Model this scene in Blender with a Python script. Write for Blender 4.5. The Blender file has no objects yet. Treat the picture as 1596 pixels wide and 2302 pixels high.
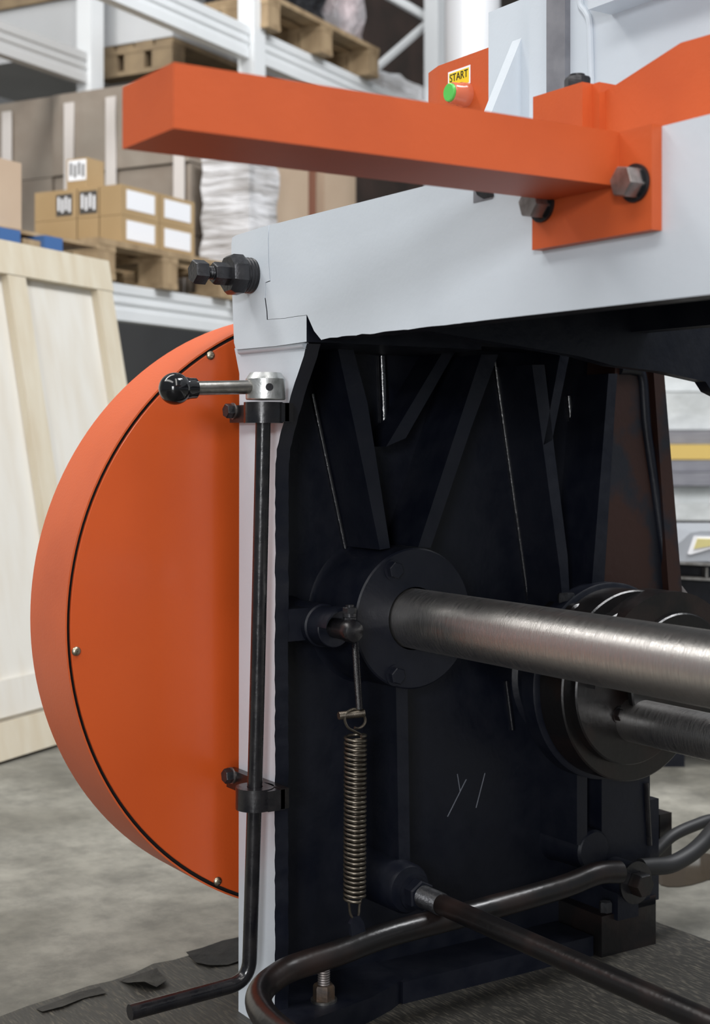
import bpy, bmesh, math, random
from mathutils import Vector, Matrix
random.seed(7)
SC = bpy.context.scene
COL = SC.collection
V = Vector
# ------------------------------------------------------------------ camera
FPX, CXP, HYP = 3300.0, 798.0, 1000.0          # focal length in pixels, principal column, horizon row
TH = math.atan2(798 + 1354, FPX)
FW = V((-math.cos(TH), math.sin(TH), 0)); RT = V((math.sin(TH), math.cos(TH), 0)); UP = V((0, 0, 1))
CAM = V((1.5608, -0.9019, 0.7255))
cd = bpy.data.cameras.new('camera'); cam = bpy.data.objects.new('camera', cd); COL.objects.link(cam)
cd.sensor_fit = 'HORIZONTAL'; cd.sensor_width = 24.0; cd.lens = FPX / 1596 * 24.0
cd.shift_x = 0.0; cd.shift_y = -(1151 - HYP) / 1596
cd.clip_start = 0.05; cd.clip_end = 200
cd.dof.use_dof = True; cd.dof.focus_distance = 1.79; cd.dof.aperture_fstop = 6.5
cam.matrix_world = Matrix.Translation(CAM) @ Matrix((RT, UP, -FW)).transposed().to_4x4()
SC.camera = cam
# ------------------------------------------------------------------ world and lights
w = bpy.data.worlds.new('hall'); SC.world = w; w.use_nodes = True
bg = w.node_tree.nodes['Background']; bg.inputs[0].default_value = (0.82, 0.91, 1.0, 1); bg.inputs[1].default_value = 0.30
def area(name, loc, target, sx, sy, watts, col=(1, 1, 1)):
    l = bpy.data.lights.new(name, 'AREA'); l.shape = 'RECTANGLE'; l.size = sx; l.size_y = sy; l.energy = watts; l.color = col
    o = bpy.data.objects.new(name, l); COL.objects.link(o); o.location = loc
    o.rotation_euler = (V(target) - V(loc)).to_track_quat('-Z', 'Y').to_euler(); return o
area('hall_door_daylight', (4.8, -4.1, 0.72), (0.3, -0.1, 0.7), 1.1, 1.3, 90, (0.97, 0.98, 1))
area('hall_window_daylight', (4.8, -4.1, 1.85), (0.3, -0.1, 0.85), 1.0, 0.6, 150, (0.97, 0.98, 1))
area('hall_lamp_strip', (3.4, -0.9, 4.4), (0.3, 0.0, 0.7), 0.7, 5.0, 108, (1, 0.97, 0.93))
area('hall_lamp_strip', (0.6, -3.2, 4.6), (0.2, 0.2, 0.6), 5.0, 0.9, 135, (1, 0.98, 0.96))
area('hall_lamp_strip', (-2.4, -1.0, 4.9), (-3.2, 1.8, 0.9), 0.8, 5.0, 215, (1, 0.98, 0.95))
area('hall_lamp_strip', (1.2, 2.6, 5.0), (-2.2, 1.4, 0.9), 4.0, 1.0, 420, (0.97, 0.98, 1))
SC.view_settings.view_transform = 'Standard'; SC.view_settings.look = 'None'
SC.view_settings.exposure = -0.34; SC.view_settings.gamma = 1.0; SC.view_settings.use_curve_mapping = False
# ------------------------------------------------------------------ points on known planes
def ray(px, py): return FW + RT * ((px - CXP) / FPX) + UP * ((HYP - py) / FPX)
def PX(px, py, x): v = ray(px, py); return CAM + v * ((x - CAM.x) / v.x)
def PY(px, py, y): v = ray(px, py); return CAM + v * ((y - CAM.y) / v.y)
def PZ(px, py, z): v = ray(px, py); return CAM + v * ((z - CAM.z) / v.z)
def PD(px, py, d): return CAM + ray(px, py) * d
# ------------------------------------------------------------------ materials
MATS = {}
def mat(name, col, rough=0.5, metal=0.0, col2=None, nscale=20.0, ndetail=4.0, bump=0.0, bscale=200.0, stretch=None, coat=0.0, spec=0.5, thresh=None, rough2=None, bdist=0.002):
    if name in MATS: return MATS[name]
    m = bpy.data.materials.new(name); m.use_nodes = True; nt = m.node_tree; N = nt.nodes; L = nt.links
    b = N['Principled BSDF']; b.inputs['Roughness'].default_value = rough; b.inputs['Metallic'].default_value = metal
    b.inputs['Base Color'].default_value = (*col, 1); b.inputs['Specular IOR Level'].default_value = spec
    b.inputs['Coat Weight'].default_value = coat; b.inputs['Coat Roughness'].default_value = 0.15
    tc = N.new('ShaderNodeTexCoord'); vec = tc.outputs['Object']
    if stretch:
        mp = N.new('ShaderNodeMapping'); mp.inputs['Scale'].default_value = stretch; L.new(vec, mp.inputs[0]); vec = mp.outputs[0]
    if col2 is not None or rough2 is not None:
        n = N.new('ShaderNodeTexNoise'); n.inputs['Scale'].default_value = nscale; n.inputs['Detail'].default_value = ndetail; L.new(vec, n.inputs['Vector'])
        r = N.new('ShaderNodeValToRGB'); lo, hi = thresh or (0.35, 0.65)
        r.color_ramp.elements[0].position = lo; r.color_ramp.elements[1].position = hi
        r.color_ramp.elements[0].color = (*col, 1); r.color_ramp.elements[1].color = (*(col2 or col), 1)
        L.new(n.outputs['Fac'], r.inputs[0]); L.new(r.outputs[0], b.inputs['Base Color'])
        if rough2 is not None:
            mr = N.new('ShaderNodeMapRange'); mr.inputs['From Min'].default_value = lo; mr.inputs['From Max'].default_value = hi
            mr.inputs['To Min'].default_value = rough; mr.inputs['To Max'].default_value = rough2
            L.new(n.outputs['Fac'], mr.inputs['Value']); L.new(mr.outputs[0], b.inputs['Roughness'])
    if bump:
        n2 = N.new('ShaderNodeTexNoise'); n2.inputs['Scale'].default_value = bscale; n2.inputs['Detail'].default_value = 3; L.new(vec, n2.inputs['Vector'])
        bp = N.new('ShaderNodeBump'); bp.inputs['Strength'].default_value = bump; bp.inputs['Distance'].default_value = bdist
        L.new(n2.outputs['Fac'], bp.inputs['Height']); L.new(bp.outputs[0], b.inputs['Normal'])
    MATS[name] = m; return m
ORANGE = mat('orange_paint', (0.55, 0.096, 0.024), 0.46, col2=(0.47, 0.078, 0.020), thresh=(0.48, 0.78), nscale=8, bump=0.10, bscale=260, spec=0.4)
ORANGE_D = mat('orange_panel_paint', (0.60, 0.092, 0.016), 0.34, col2=(0.56, 0.082, 0.014), nscale=5, bump=0.05, bscale=300, coat=0.2)
WHITE = mat('white_machine_paint', (0.595, 0.645, 0.695), 0.42, col2=(0.565, 0.612, 0.66), nscale=7, bump=0.10, bscale=150, coat=0.1)
BLACK = mat('black_machine_paint', (0.0045, 0.0058, 0.0115), 0.36, col2=(0.0072, 0.0085, 0.0145), nscale=30, bump=0.25, bscale=90, spec=0.36, rough2=0.48)
BLACKG = mat('black_gloss_paint', (0.006, 0.006, 0.008), 0.20, col2=(0.012, 0.011, 0.012), nscale=40, bump=0.2, bscale=120, rough2=0.34, spec=0.6)
BROWN = mat('brown_black_primer', (0.026, 0.0095, 0.0065), 0.42, col2=(0.008, 0.009, 0.014), nscale=9, bump=0.25, bscale=80, thresh=(0.5, 0.58))
RUSTY = mat('worn_brown_black', (0.0075, 0.0068, 0.007), 0.28, col2=(0.019, 0.0105, 0.0085), nscale=14, bump=0.2, bscale=110, thresh=(0.48, 0.75), rough2=0.42)
STEEL = mat('turned_steel', (0.78, 0.755, 0.725), 0.30, 1.0, col2=(0.60, 0.575, 0.55), nscale=60, stretch=(14, 1, 1), bump=0.18, bscale=90, rough2=0.42)
STEELP = mat('plain_steel', (0.40, 0.39, 0.38), 0.4, 1.0, col2=(0.25, 0.24, 0.22), nscale=60, bump=0.15, bscale=200)
CASTAL = mat('cast_zinc_steel', (0.60, 0.61, 0.60), 0.38, 0.9, col2=(0.36, 0.37, 0.36), nscale=70, bump=0.15, bscale=250, thresh=(0.5, 0.75))
BOLT = mat('blackened_bolt', (0.014, 0.0145, 0.017), 0.34, 0.35, col2=(0.030, 0.030, 0.033), nscale=60, bump=0.25, bscale=220)
BOLTG = mat('grey_bolt_steel', (0.34, 0.31, 0.30), 0.42, 0.85, col2=(0.20, 0.175, 0.165), nscale=60, bump=0.2, bscale=220)
BRASSY = mat('zinc_screw', (0.45, 0.40, 0.30), 0.35, 1.0)
WIRE = mat('spring_wire', (0.20, 0.175, 0.14), 0.34, 0.9, col2=(0.10, 0.085, 0.07), nscale=80)
BEAD = mat('gloss_highlight_bead', (0.006, 0.0065, 0.010), 0.16, spec=0.9, coat=1.0, bump=0.5, bscale=160)  # dry paint, gloss and coat raised so the fillets show highlight lines
KNOB = mat('black_bakelite', (0.006, 0.006, 0.007), 0.12)
RUBBER = mat('black_rubber', (0.012, 0.012, 0.013), 0.55)
GREEN = mat('green_button', (0.10, 0.50, 0.09), 0.35)
CLEAR = mat('button_collar', (0.60, 0.15, 0.075), 0.2, coat=0.4)
YELLOW = mat('yellow_sticker', (0.85, 0.62, 0.02), 0.5)
PAPER = mat('white_paper', (0.84, 0.85, 0.88), 0.6)
INK = mat('black_ink', (0.01, 0.01, 0.01), 0.6)
GREYM = mat('machined_grey', (0.24, 0.24, 0.26), 0.5, 0.3, col2=(0.19, 0.19, 0.21), nscale=40)
DARK = mat('gap_black', (0.006, 0.005, 0.005), 0.8)
CONC = mat('concrete', (0.15, 0.143, 0.118), 0.5, col2=(0.27, 0.26, 0.222), nscale=3.2, ndetail=12, bump=0.35, bscale=25, rough2=0.75, thresh=(0.36, 0.64))
def mottle(m, scale, lo, hi, dark):
    nt = m.node_tree; N = nt.nodes; L = nt.links; b = N['Principled BSDF']; src = b.inputs['Base Color'].links[0].from_socket
    tc = N.new('ShaderNodeTexCoord'); n = N.new('ShaderNodeTexNoise'); n.inputs['Scale'].default_value = scale; n.inputs['Detail'].default_value = 8; n.inputs['Roughness'].default_value = 0.7
    L.new(tc.outputs['Object'], n.inputs['Vector']); r = N.new('ShaderNodeMapRange'); r.inputs['From Min'].default_value = lo; r.inputs['From Max'].default_value = hi
    r.inputs['To Min'].default_value = dark; r.inputs['To Max'].default_value = 1.0; L.new(n.outputs['Fac'], r.inputs['Value'])
    mx = N.new('ShaderNodeVectorMath'); mx.operation = 'SCALE'; L.new(src, mx.inputs[0]); L.new(r.outputs[0], mx.inputs['Scale']); L.new(mx.outputs[0], b.inputs['Base Color'])
mottle(CONC, 14.0, 0.35, 0.6, 0.62); mottle(CONC, 1.3, 0.40, 0.50, 0.72)
PLY = mat('dark_film_plywood', (0.030, 0.028, 0.024), 0.5, col2=(0.105, 0.092, 0.070), nscale=380, ndetail=5, stretch=(0.16, 1, 1), bump=0.4, bscale=160, rough2=0.7, thresh=(0.50, 0.74))
PLYF = mat('torn_film', (0.02, 0.02, 0.021), 0.35, col2=(0.05, 0.048, 0.045), nscale=30, bump=0.5, bscale=60)
WOODL = mat('pale_plywood', (0.65, 0.63, 0.575), 0.65, col2=(0.59, 0.545, 0.465), nscale=3, ndetail=6, stretch=(5, 5, 0.6), thresh=(0.42, 0.75))
WOODB = mat('pine_batten', (0.60, 0.55, 0.44), 0.65, col2=(0.54, 0.47, 0.35), nscale=4, ndetail=6, stretch=(6, 6, 0.7))
PALW = mat('pallet_wood', (0.40, 0.29, 0.17), 0.75, col2=(0.26, 0.18, 0.10), nscale=5, stretch=(3, 3, 1))
PALD = mat('old_pallet_wood', (0.20, 0.145, 0.09), 0.8, col2=(0.30, 0.22, 0.13), nscale=8)
CARD = mat('cardboard', (0.42, 0.295, 0.155), 0.75, col2=(0.36, 0.245, 0.12), nscale=3)
CARDB = mat('pale_cardboard', (0.52, 0.40, 0.29), 0.75, col2=(0.47, 0.35, 0.25), nscale=3)
CARDG = mat('film_wrapped_cardboard', (0.25, 0.205, 0.165), 0.45, col2=(0.31, 0.27, 0.225), nscale=3, bump=0.3, bscale=9, bdist=0.02, coat=0.3)
TAPE = mat('parcel_tape', (0.55, 0.42, 0.26), 0.35)
FILM = mat('white_stretch_film', (0.80, 0.80, 0.82), 0.16, col2=(0.46, 0.44, 0.43), nscale=7, ndetail=8, stretch=(0.5, 0.5, 4), bump=1.0, bscale=10, bdist=0.03, coat=0.8)
FILMP = mat('clear_pink_film', (0.62, 0.52, 0.53), 0.2, col2=(0.35, 0.33, 0.34), nscale=7, bump=1.0, bscale=11, bdist=0.04, coat=0.5)
FILMK = mat('black_bag_film', (0.018, 0.018, 0.02), 0.22, bump=1.0, bscale=10, bdist=0.03)
STRAP = mat('white_strap', (0.62, 0.58, 0.55), 0.5)
RACKW = mat('white_rack_steel', (0.74, 0.76, 0.77), 0.4, col2=(0.69, 0.71, 0.72), nscale=3)
RACKG = mat('grey_rack_steel', (0.50, 0.50, 0.495), 0.5)
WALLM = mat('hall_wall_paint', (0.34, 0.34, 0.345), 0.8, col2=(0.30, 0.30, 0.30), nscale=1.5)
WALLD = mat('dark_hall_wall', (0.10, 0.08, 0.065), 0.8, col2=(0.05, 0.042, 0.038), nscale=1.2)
BLUE = mat('blue_pallet_block', (0.05, 0.13, 0.32), 0.6)
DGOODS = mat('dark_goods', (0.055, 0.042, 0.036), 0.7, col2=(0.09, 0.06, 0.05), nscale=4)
# ------------------------------------------------------------------ mesh helpers
def bmn(): return bmesh.new()
def frame_of(axis, roll=None):
    a = V(axis).normalized(); r = V(roll) if roll is not None else (V((0, 0, 1)) if abs(a.z) < 0.9 else V((1, 0, 0)))
    x = (r - a * r.dot(a)).normalized(); return x, a.cross(x), a
def lathe(bm, p, axis, prof, seg=32, roll=None, phase=0.0):
    """prof: list of (t along axis, radius); closes to the axis when the radius is 0"""
    x, y, a = frame_of(axis, roll); p = V(p); rings = []
    for t, r in prof:
        if r < 1e-7: rings.append([bm.verts.new(p + a * t)])
        else: rings.append([bm.verts.new(p + a * t + (x * math.cos(2*math.pi*k/seg + phase) + y * math.sin(2*math.pi*k/seg + phase)) * r) for k in range(seg)])
    for A, B in zip(rings, rings[1:]):
        for k in range(seg):
            k2 = (k + 1) % seg
            if len(A) == 1 and len(B) == 1: continue
            if len(A) == 1: bm.faces.new((A[0], B[k2], B[k]))
            elif len(B) == 1: bm.faces.new((A[k], A[k2], B[0]))
            else: bm.faces.new((A[k], A[k2], B[k2], B[k]))
def cyl(bm, p0, p1, r, seg=32, ch=0.0):
    p0 = V(p0); d = V(p1) - p0; h = d.length
    if ch: lathe(bm, p0, d, [(0, 0), (0, r - ch), (ch, r), (h - ch, r), (h, r - ch), (h, 0)], seg)
    else: lathe(bm, p0, d, [(0, 0), (0, r), (h, r), (h, 0)], seg)
def hexa(bm, p, axis, af, h, roll=None, hole=0.0):
    R = af / math.sqrt(3); lathe(bm, p, axis, [(0, 0), (0, R), (h * 0.86, R), (h, R * 0.90), (h, 0)], 6, roll, math.pi / 6)
def ringp(bm, p, axis, ro, ri, h, seg=40):
    lathe(bm, p, axis, [(0, ri), (0, ro), (h, ro), (h, ri), (0, ri)], seg)
def threads(bm, p0, p1, r, pitch, seg=20):
    p0 = V(p0); d = V(p1) - p0; h = d.length; n = max(2, int(h / pitch)); pr = [(0, 0)]
    for i in range(n): pr += [(h * i / n, r * 0.88), (h * (i + 0.5) / n, r)]
    pr += [(h, r * 0.88), (h, 0)]; lathe(bm, p0, d, pr, seg)
def tube(bm, pts, r, seg=16, cap=True, closed=False):
    pts = [V(p) for p in pts]; n = len(pts); rings = []; prev = None
    for i, p in enumerate(pts):
        t = (pts[min(i + 1, n - 1)] - pts[max(i - 1, 0)]).normalized()
        if prev is None: x = frame_of(t)[0]
        else: x = (prev - t * prev.dot(t)).normalized()
        prev = x; y = t.cross(x); rr = r(i / (n - 1)) if callable(r) else r
        rings.append([bm.verts.new(p + (x * math.cos(2*math.pi*k/seg) + y * math.sin(2*math.pi*k/seg)) * rr) for k in range(seg)])
    for A, B in zip(rings, rings[1:]):
        for k in range(seg): bm.faces.new((A[k], A[(k+1) % seg], B[(k+1) % seg], B[k]))
    if cap: bm.faces.new(rings[0][::-1]); bm.faces.new(rings[-1])
def rounded(pts, rad, n=8):
    pts = [V(p) for p in pts]; out = [pts[0]]
    for i in range(1, len(pts) - 1):
        a, b, c = pts[i-1], pts[i], pts[i+1]; r = rad[i-1] if isinstance(rad, (list, tuple)) else rad
        r = min(r, (a-b).length * 0.49, (c-b).length * 0.49)
        s = b + (a - b).normalized() * r; e = b + (c - b).normalized() * r
        for k in range(n + 1):
            t = k / n; out.append(s * (1-t)**2 + b * 2*t*(1-t) + e * t*t)
    out.append(pts[-1]); return out
def spline(pts, n=10):
    pts = [V(p) for p in pts]; P = [pts[0]*2 - pts[1]] + pts + [pts[-1]*2 - pts[-2]]; out = []
    for i in range(1, len(P) - 2):
        a, b, c, d = P[i-1:i+3]
        for k in range(n):
            t = k / n; out.append(0.5 * (2*b + (c-a)*t + (2*a - 5*b + 4*c - d)*t*t + (3*b - a - 3*c + d)*t**3))
    out.append(pts[-1]); return out
def bev(bm, off, seg=2, ang=30):
    es = [e for e in bm.edges if len(e.link_faces) == 2 and e.calc_face_angle(0) > math.radians(ang)]
    if es: bmesh.ops.bevel(bm, geom=es, offset=off, segments=seg, affect='EDGES', clamp_overlap=True)
def prism(bm, poly, vec):
    vec = V(vec); a = [bm.verts.new(V(p)) for p in poly]; b = [bm.verts.new(V(p) + vec) for p in poly]; n = len(poly)
    bm.faces.new(a[::-1]); bm.faces.new(b)
    for k in range(n): bm.faces.new((a[k], a[(k+1) % n], b[(k+1) % n], b[k]))
def box(bm, lo, hi):
    lo, hi = V(lo), V(hi)
    prism(bm, [(lo.x, lo.y, lo.z), (hi.x, lo.y, lo.z), (hi.x, hi.y, lo.z), (lo.x, hi.y, lo.z)], (0, 0, hi.z - lo.z))
WLOC = {}
def obj(name, bm, m, parent=None, smooth=35, label=None, paint=None, kind=None, base=False):
    """links the bmesh (in world coordinates) as ONE mesh object whose origin is its own centre"""
    bmesh.ops.recalc_face_normals(bm, faces=bm.faces)
    mats = m if isinstance(m, (list, tuple)) else [m]
    if paint:
        for f in bm.faces: f.material_index = paint(f)
    co = [v.co for v in bm.verts]
    lo = V((min(c.x for c in co), min(c.y for c in co), min(c.z for c in co))); hi = V((max(c.x for c in co), max(c.y for c in co), max(c.z for c in co)))
    c = (lo + hi) / 2
    if base: c.z = lo.z
    bmesh.ops.translate(bm, vec=-c, verts=bm.verts)
    me = bpy.data.meshes.new(name); bm.to_mesh(me); bm.free()
    for mm in mats: me.materials.append(mm)
    if smooth:
        me.shade_smooth(); me.set_sharp_from_angle(angle=math.radians(smooth))
    o = bpy.data.objects.new(name, me); COL.objects.link(o)
    if parent is not None: o.parent = parent; o.location = c - WLOC[parent]
    else: o.location = c
    WLOC[o] = c
    if label: o['label'] = label
    if kind: o['kind'] = kind
    return o
def thing(name, loc, label, cat, group=None):
    o = bpy.data.objects.new(name, None); COL.objects.link(o); o.empty_display_size = 0.1; o.location = V(loc); WLOC[o] = V(loc)
    return tag(o, label, cat, group)
def tag(o, label, cat, group=None):
    o['label'] = label; o['category'] = cat
    if group: o['group'] = group
    return o
def struct(o): o['kind'] = 'structure'; return o
def text_mesh(s, size, extr=0.0004):
    cu = bpy.data.curves.new('lettering', 'FONT'); cu.body = s; cu.size = size; cu.extrude = extr; cu.align_x = 'CENTER'; cu.align_y = 'CENTER'
    o = bpy.data.objects.new('lettering', cu); COL.objects.link(o); bpy.context.view_layer.update()
    me = bpy.data.meshes.new_from_object(o.evaluated_get(bpy.context.evaluated_depsgraph_get()))
    bpy.data.objects.remove(o); bpy.data.curves.remove(cu)
    bm = bmesh.new(); bm.from_mesh(me); bpy.data.meshes.remove(me); return bm
# ================================================================== SETTING
FLOOR = -0.012
bm = bmn(); box(bm, (-13, -7, FLOOR - 0.1), (9, 16, FLOOR)); struct(obj('floor', bm, CONC))
# background frame: U runs along the racks (away to the right), W points into the racks (away to the left)
AU = math.radians(118.3); U = V((math.cos(AU), math.sin(AU), 0)); W = V((math.cos(AU + math.pi/2), math.sin(AU + math.pi/2), 0))
O3 = PD(240, 1000, 5.3); O3.z = 0
def B(u, w_, z): return O3 + U * u + W * w_ + UP * z
def bgp(px, py, w_):
    v = ray(px, py); o = B(0, w_, 0); t = (o - CAM).dot(W) / v.dot(W); p = CAM + v * t - o; return p.dot(U), (CAM + v * t).z
def bbox(bm, u0, u1, w0, w1, z0, z1): prism(bm, [B(u0, w0, z0), B(u1, w0, z0), B(u1, w1, z0), B(u0, w1, z0)], (0, 0, z1 - z0))
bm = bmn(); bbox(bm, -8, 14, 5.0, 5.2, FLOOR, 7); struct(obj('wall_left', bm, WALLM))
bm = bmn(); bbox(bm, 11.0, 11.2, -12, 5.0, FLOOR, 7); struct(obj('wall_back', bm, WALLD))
# plywood sheet the machine stands on
bs = thing('plywood_sheet', (0.6, -0.1, FLOOR), 'dark film-faced plywood sheet with ragged edge lying under the machine', 'board')
far = [(0.15, -2.6), (-0.20, -0.95)] + [tuple(PZ(px, py, 0).xy) for px, py in [(0, 2285), (60, 2262), (130, 2240), (200, 2216), (250, 2205), (300, 2188), (345, 2166), (390, 2158), (430, 2146), (480, 2122), (540, 2105)]] + [(-0.40, 0.36), (-0.40, 0.62), (-0.1, 0.70), (1.0, 0.74), (3.4, 0.80), (3.4, -2.6)]  # unseen near part of the sheet is extended to darken the arm's underside
bm = bmn(); prism(bm, [(x, y, FLOOR) for x, y in far], (0, 0, -FLOOR)); bev(bm, 0.001, 1)
obj('board', bm, PLY, bs)
def film(pts, lift, name='film_flap'):   # peeled strips of the board's film
    bm = bmn(); n = len(pts); rows = []
    for i, (a, b) in enumerate(pts):
        A, Bq = PZ(*a, 0.0), PZ(*b, 0.0); r = []
        for k in range(7):
            t = k / 6; p = A.lerp(Bq, t); p.z = 0.0012 + lift * (t ** 2) * (0.6 + 0.4 * math.sin(i * 2.1)) ; r.append(bm.verts.new(p))
        rows.append(r)
    for R1, R2 in zip(rows, rows[1:]):
        for k in range(6): bm.faces.new((R1[k], R1[k+1], R2[k+1], R2[k]))
    bmesh.ops.solidify(bm, geom=bm.faces[:], thickness=0.0008)
    return obj(name, bm, PLYF, bs)
film([((268, 2206), (300, 2222)), ((300, 2196), (325, 2228)), ((330, 2186), (352, 2226)), ((352, 2178), (378, 2216))], 0.012)
film([((418, 2142), (440, 2168)), ((455, 2132), (470, 2176)), ((500, 2116), (512, 2172)), ((540, 2108), (552, 2160))], 0.003)
film([((80, 2270), (96, 2278)), ((130, 2252), (140, 2268)), ((170, 2234), (190, 2246)), ((225, 2220), (240, 2236))], 0.002)
# ================================================================== THE MACHINE
MC = thing('shearing_machine', (0.35, 0.3, 0.0), 'large grey, black and orange plate shearing machine filling the foreground', 'machine')
def sub(parent, name, bm, m, **k): return obj(name, bm, m, parent, **k)
# ---- side frame
XW = -0.080
bm = bmn()
web = [PX(640, 2330, XW), PX(640, 760, XW), (XW, 0.735, 0.86), (XW, 0.735, 0.842), PX(1533, 1324, XW), (XW, 0.76, 0.3), (XW, 0.74, 0.0)]
web = [(XW, 0.002, 0.0), (XW, 0.002, 0.86), (XW, 0.66, 0.86), (XW, 0.695, 0.50), (XW, 0.65, 0.16), (XW, 0.64, 0.0)]
prism(bm, web, (-0.014, 0, 0))
SF = obj('side_frame', bm, BLACK, MC, label='black ribbed cast side frame with white painted end')
wb = lambda f: 0 if f.normal.y < -0.5 or f.normal.x < -0.5 else 1
# end flange (white towards the left, black towards the shafts)
strip = [(536, 2330), (538, 840), (527, 783), (690, 772), (683, 800), (668, 845), (650, 905), (632, 968), (622, 1010), (619, 1060), (618, 1500), (618, 2330)]
def rough_edge(pts, i0, i1, step, amp):
    out = []
    for i, p in enumerate(pts):
        out.append(p)
        if i0 <= i < i1:
            q = pts[i + 1]; n = int(math.hypot(q[0]-p[0], q[1]-p[1]) / step)
            for k in range(1, n): t = k / n; out.append((p[0] + (q[0]-p[0])*t + random.uniform(-amp, amp), p[1] + (q[1]-p[1])*t + random.uniform(-amp, amp)))
    return out
strip = rough_edge(strip, 3, 11, 14, 1.1)
bm = bmn(); prism(bm, [PY(a, b, 0.0) for a, b in strip], (0, 0.019, 0)); bev(bm, 0.0006, 1, 50)
wb2 = lambda f: 0 if f.normal.y < -0.75 or f.normal.x < -0.5 else 1
sub(SF, 'end_flange', bm, [WHITE, BLACK], paint=wb2, label='white painted edge of the side frame')
YB = -0.007
head = [(520, 548), (522, 534), (530, 529), (604, 506), (602, 540), (603, 590), (606, 631), (596, 635), (595, 670), (599, 700), (600, 719), (640, 716), (664, 712), (689, 709), (689, 768), (620, 778), (530, 786), (526, 770), (521, 640)]
bm = bmn(); prism(bm, [PY(a, b, YB) for a, b in head], (0, 0.26, 0)); bev(bm, 0.0012, 2, 25)
sub(SF, 'frame_head', bm, [WHITE, BLACK], paint=lambda f: 1 if ((f.normal.x > 0.5 and f.calc_center_median().z < 0.90) or f.normal.y > 0.5 or (f.normal.z < -0.4 and f.calc_center_median().y > 0.03)) else 0, label='white painted head block of the side frame')
bm = bmn(); a, b = PY(531, 787, YB + 0.001), PY(689, 771, YB + 0.001); b = b.lerp(a, 0.07); tube(bm, [a + V((0, 0.006, -0.001)), b + V((0, 0.006, -0.001))], 0.0048, 12); sub(SF, 'fillet', bm, WHITE)
# top flange
bm = bmn(); box(bm, (XW - 0.014, 0.019, 0.858), (0.0, 0.64, 0.872)); bev(bm, 0.003); sub(SF, 'top_flange', bm, BLACK)
def rib(poly, x0=XW, x1=0.0, m=BLACK, name='rib', b=0.004):
    bm = bmn(); prism(bm, [PX(p[0], p[1], x1) for p in poly], (x0 - x1, 0, 0)); bev(bm, b, 2, 40); return sub(SF, name, bm, m)
rib([(760, 786), (792, 777), (826, 905), (877, 1232), (854, 1236), (806, 1000)])                   # left arm of the V
rib([(1082, 797), (1120, 797), (1060, 960), (968, 1232), (940, 1230), (1012, 1010)])              # right arm of the V
rib([(1000, 783), (1030, 778), (912, 985), (868, 1004)], XW, -0.03)                               # short diagonal
rib([(1196, 820), (1224, 820), (1246, 1010), (1276, 1250), (1283, 1390), (1268, 1390), (1258, 1280)])
rib([(1262, 782), (1284, 779), (1241, 990), (1222, 1000)])
rib([(1368, 840), (1388, 840), (1384, 890), (1358, 1310), (1352, 1350), (1322, 1350), (1330, 1320)])
rib([(890, 1540), (916, 1540), (922, 1960), (897, 1960)])                                          # under the first bearing
rib([(1297, 1700), (1320, 1700), (1320, 1900), (1297, 1900)])
# fillet beads in the corners between the ribs and the web
for (a, b, c) in [((858, 800), (866, 1000), 0.005), ((1278, 890), (1294, 1070), 0.004), ((1190, 1365), (1112, 810), 0.003), ((776, 1232), (702, 885), 0.003), ((1138, 1530), (1152, 1640), 0.003), ((1220, 1690), (1223, 1860), 0.003)]:
    bm = bmn(); p, q = PX(*a, XW + c * 0.4), PX(*b, XW + c * 0.4); tube(bm, [p, p.lerp(q, .5), q], c * 1.3, 12); sub(SF, 'fillet', bm, BEAD)
# brown pocket and right edge
bm = bmn(); prism(bm, [PX(a, b, -0.012) for a, b in [(1386, 780), (1488, 780), (1520, 1340), (1350, 1340)]], (-0.06, 0, 0)); sub(SF, 'pocket_panel', bm, BROWN, label='patchy brown primer pocket')
rib([(1466, 790), (1489, 790), (1533, 1324), (1536, 1420), (1512, 1420), (1502, 1310)], XW, 0.0, BROWN, 'edge_flange')
bm = bmn(); tube(bm, spline([PX(a, b, -0.012) for a, b in [(1392, 830), (1425, 832), (1443, 850), (1452, 960), (1475, 1120), (1499, 1300)]], 6), 0.008, 12); sub(SF, 'fillet', bm, BLACK)
# lower right column and bottom rail
bm = bmn(); box(bm, (XW, 0.545, 0.03), (-0.01, 0.64, 0.40)); bev(bm, 0.004); sub(SF, 'column', bm, BLACK)
bm = bmn(); tube(bm, [PX(1452, 1760, -0.008), PX(1460, 1900, -0.008)], 0.004, 8); sub(SF, 'fillet', bm, BLACKG)
bm = bmn(); box(bm, (XW, 0.19, 0.0), (0.0, 0.52, 0.028)); bev(bm, 0.003); sub(SF, 'bottom_rail', bm, BLACK)
foot = [PZ(906, 2198, 0.030), PZ(880, 2218, 0.030), PZ(831, 2244, 0.030), PZ(710, 2289, 0.030), PZ(640, 2330, 0.030)]
fp = [(XW, 0.019, 0.03)] + [tuple(p) for p in reversed(foot)] + [(XW, 0.20, 0.03)]
bm = bmn(); prism(bm, fp, (0, 0, -0.03)); bev(bm, 0.003, 2, 50)
FT = obj('foot_plate', bm, BLACK, MC)
nb = PZ(728, 2250, 0.030)
bm = bmn(); ringp(bm, nb, (0, 0, 1), 0.0165, 0.007, 0.003, 32); sub(FT, 'washer', bm, STEELP, label='bright flat washer')
bm = bmn(); hexa(bm, nb + V((0, 0, 0.003)), (0, 0, 1), 0.024, 0.018, (1, 0.3, 0)); sub(FT, 'hex_nut', bm, mat('rusty_nut', (0.13, 0.085, 0.055), 0.5, 0.6, col2=(0.06, 0.05, 0.045), nscale=60, bump=0.2), label='rust-brown hex nut')
bm = bmn(); threads(bm, nb + V((0, 0, 0.02)), nb + V((0, 0, 0.062)), 0.0080, 0.0028); sub(FT, 'anchor_stud', bm, BOLTG)
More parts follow.
